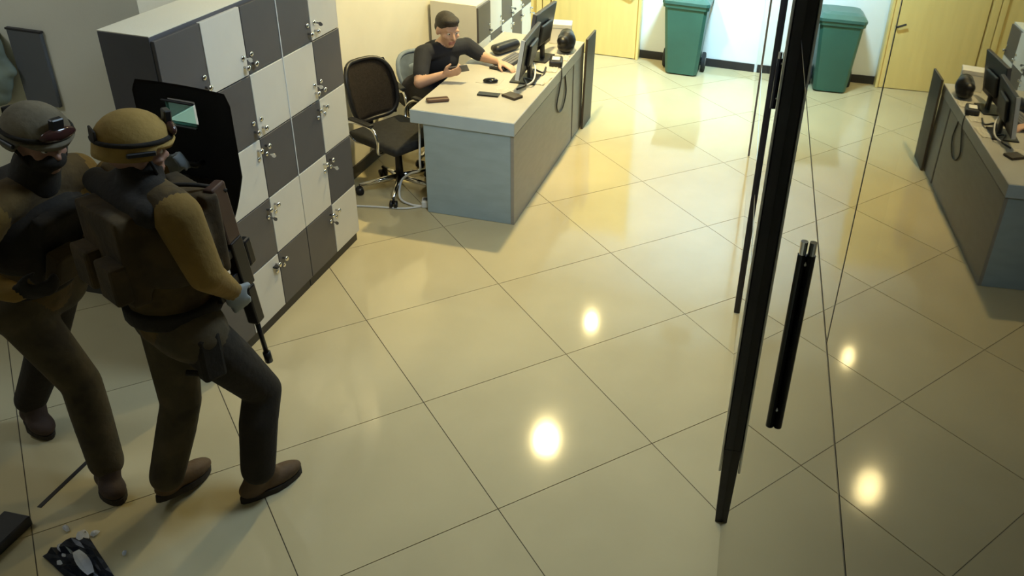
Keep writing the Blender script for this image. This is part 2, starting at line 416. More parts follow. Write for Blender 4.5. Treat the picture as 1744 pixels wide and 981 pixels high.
def blob(name, prims, voxel, mats, parent=None, smooth_it=5, disp=0.0):
    """prims: ('c',p0,r0,p1,r1,mi) capsule | ('e',centre,radii,Matrix3 or None,mi) ellipsoid | ('b',centre,half,Matrix3 or None,mi) box -> one continuous surface"""
    b = MB()
    for p in prims:
        if p[0] == 'c':
            a, ra, c, rc = V(p[1]), p[2], V(p[3]), p[4]
            d = (c-a); L_ = d.length
            if L_ < 1e-5: b.sphere(a, ra); continue
            d.normalize(); pts = []; rs = []
            for k in range(5):
                t = math.pi/2*(1-k/4.0); pts.append(a-d*ra*math.sin(t)); rs.append(max(ra*math.cos(t), ra*0.05))
            for k in range(5):
                t = math.pi/2*(k/4.0); pts.append(c+d*rc*math.sin(t)); rs.append(max(rc*math.cos(t), rc*0.05))
            b.tube(pts, rs, 14)
        elif p[0] == 'e': b.sphere(p[1], p[2], p[3], 20)
        else:
            mt = Matrix.Translation(V(p[1])) @ (p[3].to_4x4() if p[3] is not None else Matrix())
            b.box([-x for x in p[2]], p[2], 0.0, mt)
    me0 = b.mesh('src')
    o = bpy.data.objects.new('src', me0); COL.objects.link(o)
    md = o.modifiers.new('r', 'REMESH'); md.mode = 'VOXEL'; md.voxel_size = voxel
    if smooth_it:
        sm = o.modifiers.new('s', 'SMOOTH'); sm.factor = 0.5; sm.iterations = smooth_it
    dg = bpy.context.evaluated_depsgraph_get(); dg.update()
    me = bpy.data.meshes.new_from_object(o.evaluated_get(dg)); me.name = name
    bpy.data.objects.remove(o); bpy.data.meshes.remove(me0)
    me.materials.clear()
    for x in mats: me.materials.append(M[x])
    nv = len(me.vertices); co = np.empty(nv*3); me.vertices.foreach_get('co', co); co = co.reshape(-1, 3)
    if len(mats) > 1:
        npoly = len(me.polygons); cen = np.empty(npoly*3); me.polygons.foreach_get('center', cen); cen = cen.reshape(-1, 3)
        best = np.full(npoly, 1e9); idx = np.zeros(npoly, int)
        for p in prims:
            if p[0] == 'c':
                a, ra, c, rc = np.array(p[1]), p[2], np.array(p[3]), p[4]; d = c-a
                t = np.clip(((cen-a)@d)/max(d@d, 1e-9), 0, 1); q = a+t[:, None]*d
                sd = np.linalg.norm(cen-q, axis=1)-(ra+(rc-ra)*t)
            else:
                q = cen-np.array(p[1])
                if p[3] is not None: q = q@np.array(p[3])
                rad = np.array(p[2] if not isinstance(p[2], (int, float)) else (p[2],)*3)
                if p[0] == 'e':
                    k0 = np.linalg.norm(q/rad, axis=1); k1 = np.linalg.norm(q/(rad*rad), axis=1)+1e-9; sd = k0*(k0-1)/k1
                else:
                    qq = np.abs(q)-rad; sd = np.linalg.norm(np.maximum(qq, 0), axis=1)+np.minimum(qq.max(1), 0)
            mk = sd < best; best[mk] = sd[mk]; idx[mk] = p[-1]
        me.polygons.foreach_set('material_index', idx.astype(np.int32))
    me.polygons.foreach_set('use_smooth', np.ones(len(me.polygons), bool))
    me.update()
    o = bpy.data.objects.new(name, me); COL.objects.link(o)
    if parent: o.parent = parent
    return o

cl = blob('hanging_cloth', [('e', (-3.76, RY-0.06, 1.42), (0.07, 0.05, 0.10), None, 0), ('e', (-3.75, RY-0.06, 1.27), (0.06, 0.045, 0.10), None, 0), ('e', (-3.82, RY-0.06, 1.18), (0.10, 0.05, 0.07), None, 0),
     ('c', (-3.80, RY-0.05, 1.50), 0.03, (-3.68, RY-0.05, 1.30), 0.025, 0), ('c', (-3.70, RY-0.05, 1.30), 0.03, (-3.86, RY-0.05, 1.10), 0.03, 0), ('c', (-3.74, RY-0.05, 1.46), 0.02, (-3.74, RY-0.005, 1.48), 0.012, 0)], 0.012, ['cloth_green'])
tag(cl, 'pale green cloth bundle hanging beside the grey board at the left edge', 'cloth')

# ---------------------------------------------------------------- desk
DX0, DX1, DY0, DY1, DZ = -2.2392, -1.6144, 5.1139, 7.06, 0.75
M['edge_cool_lit'] = mat('desk_edge_cool_lit', (0.48, 0.58, 0.64), 0.4, var=0.04)  # pale blue of the cool light, painted on the front edge
dk = empty('reception_desk', (DX1, DY0, 0), 0, 'long grey reception desk with end panel tinted as if cool-lit, monitors on top', 'desk')
MB().box((DX0-DX1-0.085, -0.004, DZ-0.092), (0.004, DY1-DY0, DZ), 0.004).build('desktop', 'laminate_top', dk)
MB().box((DX0-DX1-0.085, -0.010, DZ-0.092), (0.004, -0.0045, DZ-0.001), 0.002).build('cool_lit_band', 'edge_cool_lit', dk)
MB().box((DX0-DX1, 0.0, 0), (-0.024, 0.03, DZ-0.092), 0.003).build('end_panel', 'laminate_cool_lit', dk)
MB().box((-0.024, 0.0, 0), (0.0, 1.575, DZ-0.092), 0.002).build('front_panel', 'laminate', dk)
MB().box((-0.024, 1.615, 0), (0.0, DY1-DY0, DZ-0.092), 0.002).build('front_panel', 'laminate', dk)
MB().box((-0.045, 1.575, 0), (-0.014, 1.615, DZ-0.092)).build('gap_strip', 'dark_trim', dk)
MB().box((DX0-DX1, DY1-DY0-0.03, 0), (-0.024, DY1-DY0, DZ-0.092), 0.003).build('end_panel', 'laminate_cool_lit', dk)
MB().box((-0.06, 0.003, DZ-0.093), (0.0055, 1.575, DZ-0.0925)).build('under_trim', 'laminate', dk)
bd = empty('leaning_board', (-1.60, 6.98, 0), 0, 'thin dark board leaning on the far end of the desk', 'board')
MB().box((0, -0.006, 0), (0.02, 0.30, 0.80), 0.002, Matrix.Rotation(math.radians(1.2), 4, 'Y')).build('board_face', 'dark_wood', bd)
# cord hanging on the desk front
pts = smooth_path([(-1.611, 6.42, 0.66), (-1.607, 6.45, 0.52), (-1.607, 6.36, 0.42), (-1.607, 6.24, 0.42), (-1.607, 6.17, 0.50), (-1.607, 6.24, 0.60), (-1.609, 6.30, 0.68), (-1.612, 6.30, 0.755)], 6)
tag(MB().tube(pts, 0.0055, 8).build('loose_cable', 'black_plastic', smooth=True), 'thin dark cable hanging in a loop on the desk front', 'cable')

# ---------------------------------------------------------------- monitors and desk things
M['monitor_black'] = mat('monitor_black', (0.022, 0.02, 0.028), 0.35, var=0.1)
def monitor(loc, rz, wd, ht, label, edge):
    r = empty('monitor', loc, rz, label, 'monitor', 'monitors on the reception desk')
    tilt = Matrix.Translation((0, 0, 0.075)) @ Matrix.Rotation(math.radians(9), 4, 'Y')
    MB().box((-0.012, -wd/2, 0), (0.018, wd/2, ht), 0.006, tilt, 2).build('casing', 'monitor_black', r)
    MB().box((-0.0135, -wd/2+0.012, 0.02), (-0.0122, wd/2-0.012, ht-0.012), 0, tilt).build('screen', 'screen', r)
    MB().box((-0.014, -wd/2-0.003, -0.002), (0.014, -wd/2+0.004, ht+0.002), 0.001, tilt).build('bezel_edge', edge, r)
    MB().box((0.018, -0.12, 0.06), (0.045, 0.12, 0.22), 0.012, tilt, 2).build('back_cover', 'black_plastic', r)
    MB().box((0.02, -0.03, 0.006), (0.045, 0.03, 0.19), 0.006).build('neck', 'black_plastic', r)
    MB().box((-0.09, -0.12, 0), (0.10, 0.12, 0.01), 0.004).build('foot', 'black_plastic', r)
    return r
monitor((-1.80, 5.97, DZ), math.radians(4), 0.52, 0.29, 'nearer dark monitor with a bright side edge on the desk', 'edge_white')
monitor((-1.85, 6.49, DZ), math.radians(-3), 0.48, 0.33, 'farther dark monitor rising behind the first on the desk', 'grey_plastic')
kbd = empty('keyboard', (-2.02, 6.28, DZ), math.radians(-8), 'black keyboard in front of the monitors under the seated person\'s hand', 'keyboard')
MB().box((-0.065, -0.21, 0), (0.065, 0.21, 0.018), 0.005).build('case', 'black_plastic', kbd)
for r in range(4):
    MB().box((-0.055+r*0.028, -0.2, 0.018), (-0.032+r*0.028, 0.2, 0.023), 0.002).build('key_row', 'grey_plastic', kbd)
ms = empty('mouse', (-2.005, 5.80, DZ), math.radians(20), 'black mouse on a light pad beside the monitor', 'mouse')
MB().sphere((0, 0, 0.012), (0.055, 0.033, 0.02)).build('shell', 'black_gloss', ms, True)
MB().box((0.01, -0.003, 0.028), (0.03, 0.003, 0.034), 0.001).build('wheel', 'grey_plastic', ms)
pd = MB().box((-0.085, -0.07, 0), (0.085, 0.07, 0.003), 0.001).build('mouse_pad', 'laminate_top', loc=(-2.02, 5.83, DZ-0.001)); ms.location.z = DZ+0.002
tag(pd, 'light mouse pad under the black mouse', 'mouse pad')
def phone(loc, rz, label, m_='black_gloss', sz=(0.075, 0.036)):
    p = empty('phone', loc, rz, label, 'phone')
    MB().box((-sz[0], -sz[1], 0), (sz[0], sz[1], 0.009), 0.003, None, 2).build('case', m_, p)
    MB().box((-sz[0]+0.004, -sz[1]+0.004, 0.0088), (sz[0]-0.004, sz[1]-0.004, 0.0096)).build('screen', 'black_plastic', p)
    return p
phone((-1.935, 5.55, DZ), math.radians(6), 'black phone lying on the desk near the corner, left of the wallet')
wl = empty('wallet', (-1.77, 5.57, DZ), math.radians(-25), 'dark folded wallet lying near the desk front edge', 'wallet')
MB().box((-0.06, -0.045, 0), (0.06, 0.045, 0.009), 0.003).box((-0.058, -0.043, 0.009), (0.06, 0.045, 0.018), 0.003).build('flap', 'dark_wood', wl)
MB().box((-0.061, -0.046, 0.004), (-0.052, 0.046, 0.015), 0.002).build('spine', 'dark_trim', wl)
wl = empty('pouch', (-2.21, 5.31, DZ), math.radians(35), 'brown pouch lying on the desk corner by the empty chair', 'pouch')
MB().box((-0.075, -0.03, 0), (0.075, 0.03, 0.024), 0.01, None, 2).build('pouch_body', 'brown', wl)
MB().box((-0.07, -0.002, 0.0235), (0.07, 0.002, 0.026)).build('zip', 'black_plastic', wl)
def sheet(loc, rz, sx, sy, label, m_='paper'):
    b = MB(); n = 6
    vs = [[b.b.verts.new((sx*(i/n-.5), sy*(j/n-.5), 0.003+0.006*(math.sin(i*1.3+j*.7)**2))) for j in range(n+1)] for i in range(n+1)]
    for i in range(n):
        for j in range(n): b.b.faces.new((vs[i][j], vs[i+1][j], vs[i+1][j+1], vs[i][j+1]))
    bmesh.ops.solidify(b.b, geom=b.b.faces[:], thickness=0.001)
    return tag(b.build('paper_sheet', m_, loc=loc, rot=(0, 0, rz)), label, 'paper', 'papers on the desk')
sheet((-1.83, 5.66, DZ), 0.3, 0.16, 0.10, 'white crumpled paper between phone and nearer monitor')
sheet((-1.66, 5.98, DZ), -0.1, 0.07, 0.2, 'pale paper on the desk edge behind the nearer monitor')
sheet((-1.68, 6.28, DZ), 0.15, 0.09, 0.2, 'pale paper by the small black device on the desk edge')
sheet((-1.655, 6.56, DZ), 0.1, 0.07, 0.14, 'white paper between the black device and the black bag')
cd = smooth_path([(-1.78, 5.70, DZ+0.012), (-1.73, 5.76, DZ+0.03), (-1.77, 5.84, DZ+0.05), (-1.72, 5.92, DZ+0.02), (-1.75, 6.02, DZ+0.06), (-1.70, 6.10, DZ+0.02), (-1.72, 6.25, DZ+0.012)], 6)
tag(MB().tube(cd, 0.007, 8).build('monitor_cable', 'black_plastic', smooth=True), 'tangled dark cable behind the nearer monitor', 'cable')
cd = smooth_path([(-1.76, 5.78, DZ+0.01), (-1.70, 5.83, DZ+0.04), (-1.71, 5.93, DZ+0.09), (-1.745, 6.0, DZ+0.12)], 6)
tag(MB().tube(cd, 0.006, 8).build('white_cable', 'white_plastic', smooth=True), 'thin white cable rising behind the nearer monitor', 'cable')
dv = empty('card_reader', (-1.675, 6.38, DZ), 0.2, 'small black device with pale top on the desk edge', 'device')
MB().box((-0.05, -0.08, 0), (0.05, 0.08, 0.05), 0.012, None, 2).build('case', 'black_plastic', dv)
MB().box((-0.03, -0.05, 0.05), (0.03, 0.03, 0.056), 0.002).build('display', 'white_plastic', dv)
hb = blob('black_bag', [('e', (-1.69, 6.75, DZ+0.085), (0.075, 0.095, 0.085), None, 0), ('e', (-1.685, 6.71, DZ+0.05), (0.07, 0.08, 0.05), None, 0), ('e', (-1.70, 6.80, DZ+0.12), (0.06, 0.06, 0.05), None, 0), ('e', (-1.70, 6.67, DZ+0.10), (0.05, 0.05, 0.045), None, 0)], 0.01, ['black_plastic'])
tag(hb, 'round black bag at the far end of the desk behind the monitors', 'bag')
wb = empty('white_box', (-1.80, 6.98, DZ), 0.2, 'white box behind the black bag at the far end of the desk', 'box')
MB().box((-0.09, -0.07, 0), (0.09, 0.07, 0.16), 0.004).build('carton', 'paper', wb)
MB().box((-0.093, -0.073, 0.13), (0.093, 0.073, 0.164), 0.003).build('lid', 'white_plastic', wb)
bt = blob('rolled_case', [('c', (-2.16, 6.42, DZ+0.045), 0.043, (-2.08, 6.62, DZ+0.045), 0.043, 0), ('c', (-2.20, 6.46, DZ+0.04), 0.03, (-2.12, 6.66, DZ+0.04), 0.03, 0)], 0.01, ['black_plastic'])
tag(bt, 'dark rolled case lying on the desk behind the keyboard', 'case')

# ---------------------------------------------------------------- chairs
def chair(loc, rz, label, back_m, frame_m, bh=0.40):
    r = empty('office_chair', loc, rz, label, 'chair', 'office chairs behind the desk')
    MB().box((-0.23, -0.24, 0.40), (0.25, 0.24, 0.47), 0.03, None, 3).build('seat', 'chair_fabric', r, True)
    MB().box((-0.15, -0.12, 0.375), (0.12, 0.12, 0.40), 0.01).build('seat_plate', 'black_plastic', r)
    # curved backrest: frame tube and mesh panel
    def bp(u, v):   # u -1..1 across, v 0..1 up
        wd = 0.175+0.03*math.sin(v*math.pi)
        return V((-0.225-0.10*v+0.045*(u*u)+0.02*math.sin(v*3.1), u*wd, 0.50+bh*v))
    ring = []
    for k in range(40):
        a = 2*math.pi*k/40; c, s_ = math.cos(a), math.sin(a)
        u = math.copysign(abs(c)**0.45, c); v = 0.5+0.5*math.copysign(abs(s_)**0.45, s_)
        ring.append(bp(u, v))
    MB().tube(ring, 0.016, 8, closed=True).build('back_frame', frame_m, r, True)
    b = MB(); n = 10
    vs = [[b.b.verts.new(bp(-0.97+1.94*i/n, 0.02+0.96*j/n)) for j in range(n+1)] for i in range(n+1)]
    for i in range(n):
        for j in range(n): b.b.faces.new((vs[i][j], vs[i+1][j], vs[i+1][j+1], vs[i][j+1]))
    bmesh.ops.solidify(b.b, geom=b.b.faces[:], thickness=0.006)
    b.build('backrest', back_m, r, True)
    MB().sphere((-0.262, 0, 0.62), (0.018, 0.14, 0.06)).build('lumbar_pad', frame_m, r, True)
    MB().tube(smooth_path([(-0.10, 0, 0.385), (-0.24, 0, 0.40), (-0.275, 0, 0.50), (-0.275, 0, 0.64)], 5), 0.02, 8).build('back_support', 'black_plastic', r, True)
    for s_ in (-1, 1):
        p = smooth_path([(0.10, s_*0.20, 0.395), (0.12, s_*0.27, 0.41), (0.14, s_*0.285, 0.50), (0.10, s_*0.285, 0.575), (-0.02, s_*0.285, 0.59), (-0.14, s_*0.285, 0.57), (-0.20, s_*0.27, 0.50), (-0.17, s_*0.24, 0.42), (-0.12, s_*0.2, 0.395)], 5)
        a = MB().tube(p, 0.011, 8).build('arm', 'chrome', r, True)
        MB().box((-0.13, s_*0.285-0.022, 0.592), (0.09, s_*0.285+0.022, 0.612), 0.009, None, 2).build('arm_pad', 'black_plastic', a)
    MB().tube([(0, 0, 0.11), (0, 0, 0.38)], [0.028, 0.022], 12).build('gas_column', 'black_plastic', r, True)
    for k in range(5):
        a = 2*math.pi*k/5+0.35; dx, dy = math.cos(a), math.sin(a)
        lg = MB().tube([(dx*0.02, dy*0.02, 0.115), (dx*0.28, dy*0.28, 0.075)], [0.022, 0.013], 8).build('base_leg', 'chrome', r, True)
        c = MB(); 
        for o in (-0.016, 0.016):
            px, py = dx*0.285-dy*o, dy*0.285+dx*o
            c.tube([(px-dy*(-0.009), py+dx*(-0.009), 0.028), (px-dy*0.009, py+dx*0.009, 0.028)], 0.028, 12)
        c.tube([(dx*0.28, dy*0.28, 0.03), (dx*0.28, dy*0.28, 0.08)], 0.008, 6)
        c.build('caster', 'black_plastic', lg, True)
    return r
chair((-2.55, 5.37, 0), math.radians(-24), 'empty office chair with brown mesh back and chrome arms by the lockers', 'mesh_brown', 'black_plastic')
chair((-2.54, 6.07, 0), math.radians(-45), 'office chair with blue-grey back holding the seated person in black', 'chair_blue', 'chair_blue', 0.25)

# cables and socket under the desk
cp = smooth_path([(-2.30, 5.20, 0.62), (-2.31, 5.19, 0.36), (-2.33, 5.22, 0.26), (-2.42, 5.26, 0.20), (-2.50, 5.28, 0.12), (-2.48, 5.20, 0.03), (-2.38, 5.16, 0.012), (-2.27, 5.17, 0.010)], 6)
tag(MB().tube(cp, 0.008, 8).build('white_power_cable', 'white_plastic', smooth=True), 'white power cable looping down under the desk edge', 'cable')
cp = smooth_path([(-2.27, 5.20, 0.008), (-2.40, 5.10, 0.008), (-2.60, 5.06, 0.008), (-2.80, 5.02, 0.008), (-2.92, 5.04, 0.008)], 6)
tag(MB().tube(cp, 0.007, 8).build('floor_cable', 'white_plastic', smooth=True), 'white cable lying on the floor between lockers and desk', 'cable')
ad = empty('power_adapter', (-2.285, 5.20, 0), 0.3, 'small white power adapter on the floor at the desk corner', 'adapter')
MB().box((-0.03, -0.045, 0), (0.03, 0.045, 0.05), 0.008, None, 2).build('case', 'white_plastic', ad)
MB().box((-0.02, -0.02, 0.05), (0.02, 0.02, 0.054), 0.001).build('socket', 'grey_plastic', ad)
pc = empty('computer_case', (-1.98, 5.42, 0.0), 0, 'dark computer case on the floor under the desk', 'computer')
MB().box((-0.21, -0.09, 0.01), (0.21, 0.09, 0.42), 0.006).build('case', 'black_plastic', pc)
MB().box((-0.214, -0.08, 0.02), (-0.21, 0.08, 0.41), 0.001).build('front_panel', 'grey_plastic', pc)

# ---------------------------------------------------------------- wheelie bin
bn = empty('wheeled_bin', (-0.97, 8.93, 0), math.radians(0), 'green wheeled rubbish bin against the white far wall', 'bin')
b = MB(); prof = [(0.0, 0.165, 0.14, 0.02), (0.74, 0.215, 0.20, -0.02)]
def rect(z, hx, hy, oy):
    c = 0.03; return [V((x, y+oy, z)) for x, y in ((-hx+c, -hy), (hx-c, -hy), (hx, -hy+c), (hx, hy-c), (hx-c, hy), (-hx+c, hy), (-hx, hy-c), (-hx, -hy+c))]
levels = [rect(0.015, 0.165, 0.15, 0.0), rect(0.06, 0.17, 0.155, 0.0), rect(0.70, 0.215, 0.205, -0.01), rect(0.705, 0.23, 0.22, -0.01), rect(0.745, 0.235, 0.225, -0.01)]
rg = [[b.b.verts.new(p) for p in l] for l in levels]
for i in range(len(rg)-1):
    for k in range(8): b.b.faces.new((rg[i][k], rg[i][(k+1) % 8], rg[i+1][(k+1) % 8], rg[i+1][k]))
b.b.faces.new(rg[0][::-1]); b.b.faces.new(rg[-1])
b.build('bin_body', 'bin_green', bn)
b = MB(); lv = [rect(0.747, 0.24, 0.235, -0.012), rect(0.775, 0.24, 0.235, -0.012), rect(0.81, 0.20, 0.19, -0.005), rect(0.825, 0.14, 0.13, 0.0)]
rg = [[b.b.verts.new(p) for p in l] for l in lv]
for i in range(len(rg)-1):
    for k in range(8): b.b.faces.new((rg[i][k], rg[i][(k+1) % 8], rg[i+1][(k+1) % 8], rg[i+1][k]))
b.b.faces.new(rg[0][::-1]); b.b.faces.new(rg[-1]); lid = b.build('lid', 'bin_lid', bn)
for s_ in (-1, 1):
    wl = MB().lathe([(0.095, -0.018), (0.10, -0.010), (0.10, 0.010), (0.095, 0.018)], 20, 'x').build('wheel', 'rubber', bn, True, loc=(s_*0.205, 0.10, 0.10))
    MB().lathe([(0.045, -0.022), (0.05, 0.022)], 14, 'x').build('hub', 'grey_plastic', wl)
    MB().box((s_*0.225-0.012, 0.18, 0.70), (s_*0.225+0.012, 0.27, 0.76), 0.004).build('handle_bracket', 'bin_lid', bn)
MB().tube([(-0.22, 0.26, 0.75), (0.22, 0.26, 0.75)], 0.014, 8).build('handle_bar', 'bin_lid', bn, True)
MB().tube([(-0.2, 0.10, 0.10), (0.2, 0.10, 0.10)], 0.01, 8).build('axle', 'steel', bn, True)

# ---------------------------------------------------------------- people
def basis(d, s_, n): return Matrix((V(d), V(s_), V(n))).transposed()
def hand(pr, wrist, d, n, s_, curl, mi, k=1.0, spread=0.0):
    d, n = V(d).normalized(), V(n); n = (n-d*n.dot(d)).normalized(); sg = d.cross(n)
    if sg.dot(V(s_)) < 0: sg = -sg
    w_ = V(wrist)
    pr.append(('e', w_+d*0.048*k, (0.052*k, 0.040*k, 0.017*k), basis(d, sg, n), mi))
    for i, (off, L_) in enumerate(((0.029, 0.070), (0.010, 0.078), (-0.010, 0.072), (-0.028, 0.056))):
        p = w_+d*0.088*k+sg*off*k; a = curl*0.5
        for q, fr in enumerate((0.45, 0.32, 0.25)):
            dd = (d*math.cos(a)+n*math.sin(a)+sg*off*spread).normalized()
            p2 = p+dd*L_*fr*k; r = (0.0098-0.001*q)*k
            pr.append(('c', p, r, p2, r*0.92, mi)); p = p2; a += curl
    p = w_+d*0.03*k+sg*0.030*k
    p2 = p+(d*0.65+sg*0.65+n*0.35).normalized()*0.038*k; p3 = p2+(d*0.85+sg*0.1+n*0.5).normalized()*0.034*k
    pr.append(('c', p, 0.0125*k, p2, 0.0115*k, mi)); pr.append(('c', p2, 0.0112*k, p3, 0.0095*k, mi))

def head(pr, c, f, up, mi, k=1.0, lip=None):
    """c head centre, f facing; skull, jaw, nose, brow, ears, lips"""
    f = V(f).normalized(); up = V(up); up = (up-f*up.dot(f)).normalized(); rt = f.cross(up)
    B = basis(f, rt, up); c = V(c)
    P = lambda a, b_, z: c+(f*a+rt*b_+up*z)*k
    S = lambda *r: tuple(x*k for x in r)
    pr += [('e', P(-0.012, 0, 0.025), S(0.098, 0.076, 0.092), B, mi), ('e', P(0.028, 0, -0.035), S(0.062, 0.060, 0.080), B, mi),
           ('e', P(0.055, 0, -0.092), S(0.030, 0.034, 0.026), B, mi),
           ('c', P(0.085, 0, 0.012), 0.009*k, P(0.107, 0, -0.026), 0.013*k, mi), ('e', P(0.096, 0, -0.030), S(0.015, 0.019, 0.010), B, mi),
           ('c', P(0.080, -0.045, 0.026), 0.010*k, P(0.080, 0.045, 0.026), 0.010*k, mi),
           ('e', P(0.062, 0.042, -0.022), S(0.024, 0.024, 0.020), B, mi), ('e', P(0.062, -0.042, -0.022), S(0.024, 0.024, 0.020), B, mi),
           ('e', P(-0.005, 0.078, -0.008), S(0.022, 0.012, 0.034), B, mi), ('e', P(-0.005, -0.078, -0.008), S(0.022, 0.012, 0.034), B, mi)]
    l = mi if lip is None else lip
    pr += [('c', P(0.086, -0.020, -0.062), 0.0075*k, P(0.086, 0.020, -0.062), 0.0075*k, l), ('c', P(0.083, -0.016, -0.074), 0.008*k, P(0.083, 0.016, -0.074), 0.008*k, l)]
    return P, B
def eyes(P, parent, k=1.0):
    for s_ in (-1, 1):
        e = MB().sphere(P(0.074, s_*0.031, 0.006), 0.0115*k, None, 12).build('eye', 'eye_white', parent, True)
        MB().sphere(P(0.0815, s_*0.031, 0.006), 0.0062*k, None, 10).build('iris', 'hair', e, True)

def sub(p, base): return V(p)-V(base)

# ---- seated person in black
base = V((-2.62, 6.12, 0))
sp = empty('person', base, 0, 'seated person in a black t-shirt behind the desk, holding a phone', 'person')
R_ = lambda x, y, z: V((x, y, z))-base
fc = V((0.74, -0.67, 0)); rg_ = V((fc.y, -fc.x, 0))      # facing, his right
pr = []
hipL, hipR = R_(-2.56, 6.17, 0.53), R_(-2.68, 6.04, 0.53)
pr += [('c', hipL, 0.115, hipR, 0.115, 1), ('c', R_(-2.61, 6.10, 0.56), 0.125, R_(-2.55, 6.06, 0.72), 0.125, 0),
       ('e', R_(-2.49, 6.03, 0.80), (0.115, 0.165, 0.14), basis(fc, -rg_, (0, 0, 1)), 0),
       ('c', R_(-2.52, 5.865, 0.885), 0.062, R_(-2.345, 6.165, 0.87), 0.062, 0),
       ('c', R_(-2.455, 6.02, 0.90), 0.058, R_(-2.41, 6.005, 0.95), 0.052, 2)]
# right arm (towards the camera)
rs, re, rw = R_(-2.53, 5.85, 0.88), R_(-2.475, 5.64, 0.735), R_(-2.32, 5.69, 0.80)
pr += [('c', rs, 0.064, rs.lerp(re, 0.72), 0.056, 0), ('c', rs.lerp(re, 0.7), 0.046, re, 0.042, 2), ('c', re, 0.043, rw, 0.027, 2)]
hand(pr, rw, (0.95, 0.05, 0.28), (0.1, 0.75, 0.65), (-0.1, -0.2, 1), 0.62, 2)
# left arm reaching
ls, le, lw = R_(-2.325, 6.19, 0.87), R_(-2.205, 6.20, 0.80), R_(-2.055, 6.135, 0.795)
pr += [('c', ls, 0.064, ls.lerp(le, 0.75), 0.056, 0), ('c', ls.lerp(le, 0.6), 0.045, le, 0.042, 2), ('c', le, 0.042, lw, 0.027, 2)]
hand(pr, lw, (0.9, -0.35, -0.10), (0, 0, -1), (-0.3, -0.9, 0), 0.30, 2)
# legs under the desk
for hp, kn, an in ((hipL, R_(-2.20, 6.06, 0.50), R_(-2.16, 6.02, 0.10)), (hipR, R_(-2.36, 5.74, 0.50), R_(-2.32, 5.72, 0.10))):
    pr += [('c', hp, 0.095, kn, 0.065, 1), ('c', kn, 0.062, an, 0.042, 1)]
hc = R_(-2.395, 6.00, 1.035)
P, B = head(pr, hc, (0.72, -0.62, -0.22), (0.15, -0.1, 1), 2, 0.98, 3)
blob('body', pr, 0.0075, ['shirt', 'trousers', 'skin', 'lip'], sp, 4)
eyes(P, sp, 0.98)
hr = [('e', P(-0.022, 0, 0.045), (0.098, 0.081, 0.082), B, 0), ('e', P(-0.060, 0, 0.0), (0.055, 0.072, 0.065), B, 0), ('e', P(0.03, 0, 0.088), (0.060, 0.066, 0.035), B, 0)]
blob('hair', hr, 0.008, ['hair'], sp, 3)
for an, nm in ((R_(-2.16, 6.02, 0.10), 0), (R_(-2.32, 5.72, 0.10), 1)):
    blob('shoe', [('c', an+V((-0.04, 0.02, -0.055)), 0.042, an+V((0.12, -0.09, -0.062)), 0.036, 0), ('c', an, 0.05, an+V((0, 0, -0.04)), 0.05, 0)], 0.01, ['shoe'], sp, 3)
ph = phone((-2.212, 5.715, 0.845), 0, 'phone held in the right hand of the seated person in black', 'grey_plastic', (0.07, 0.034))
ph.rotation_euler = (math.radians(-55), math.radians(-12), math.radians(12))

# ---- boots
def boot(parent, heel, toe, ankle, m_, lift=0.0):
    heel, toe, ankle = V(heel), V(toe), V(ankle); d = (toe-heel).normalized()
    L_ = (toe-heel).length
    up = V((0, 0, 1)); up = (up-d*up.dot(d)).normalized(); sd = d.cross(up); B = basis(d, sd, up)
    pr = [('c', heel+d*0.05+up*0.055, 0.042, ankle, 0.050, 0), ('c', ankle, 0.048, ankle+V((0, 0, 0.05)), 0.046, 0),
          ('e', heel+d*(L_*0.62)+up*0.050, (L_*0.40, 0.050, 0.040), B, 0), ('e', heel+d*(L_*0.25)+up*0.055, (L_*0.26, 0.043, 0.050), B, 0),
          ('c', ankle+d*0.02, 0.045, heel+d*(L_*0.55)+up*0.06, 0.040, 0)]
    o = blob('boot', pr, 0.009, [m_], parent, 4)
    b = MB(); n = 20; ring0 = []; ring1 = []
    for k in range(n):
        a = 2*math.pi*k/n; x = math.cos(a); y = math.sin(a)
        wd = 0.050 if x > 0 else 0.042
        p = heel+d*(L_*(0.5+0.51*x))+sd*(wd*y*(1-0.12*x*x))
        ring0.append(b.b.verts.new(p+up*0.002)); ring1.append(b.b.verts.new(p+up*0.030))
    b.b.faces.new(ring0); b.b.faces.new(ring1[::-1])
    for k in range(n): b.b.faces.new((ring0[k], ring0[(k+1) % n], ring1[(k+1) % n], ring1[k]))
    b.build('sole', 'sole', o)

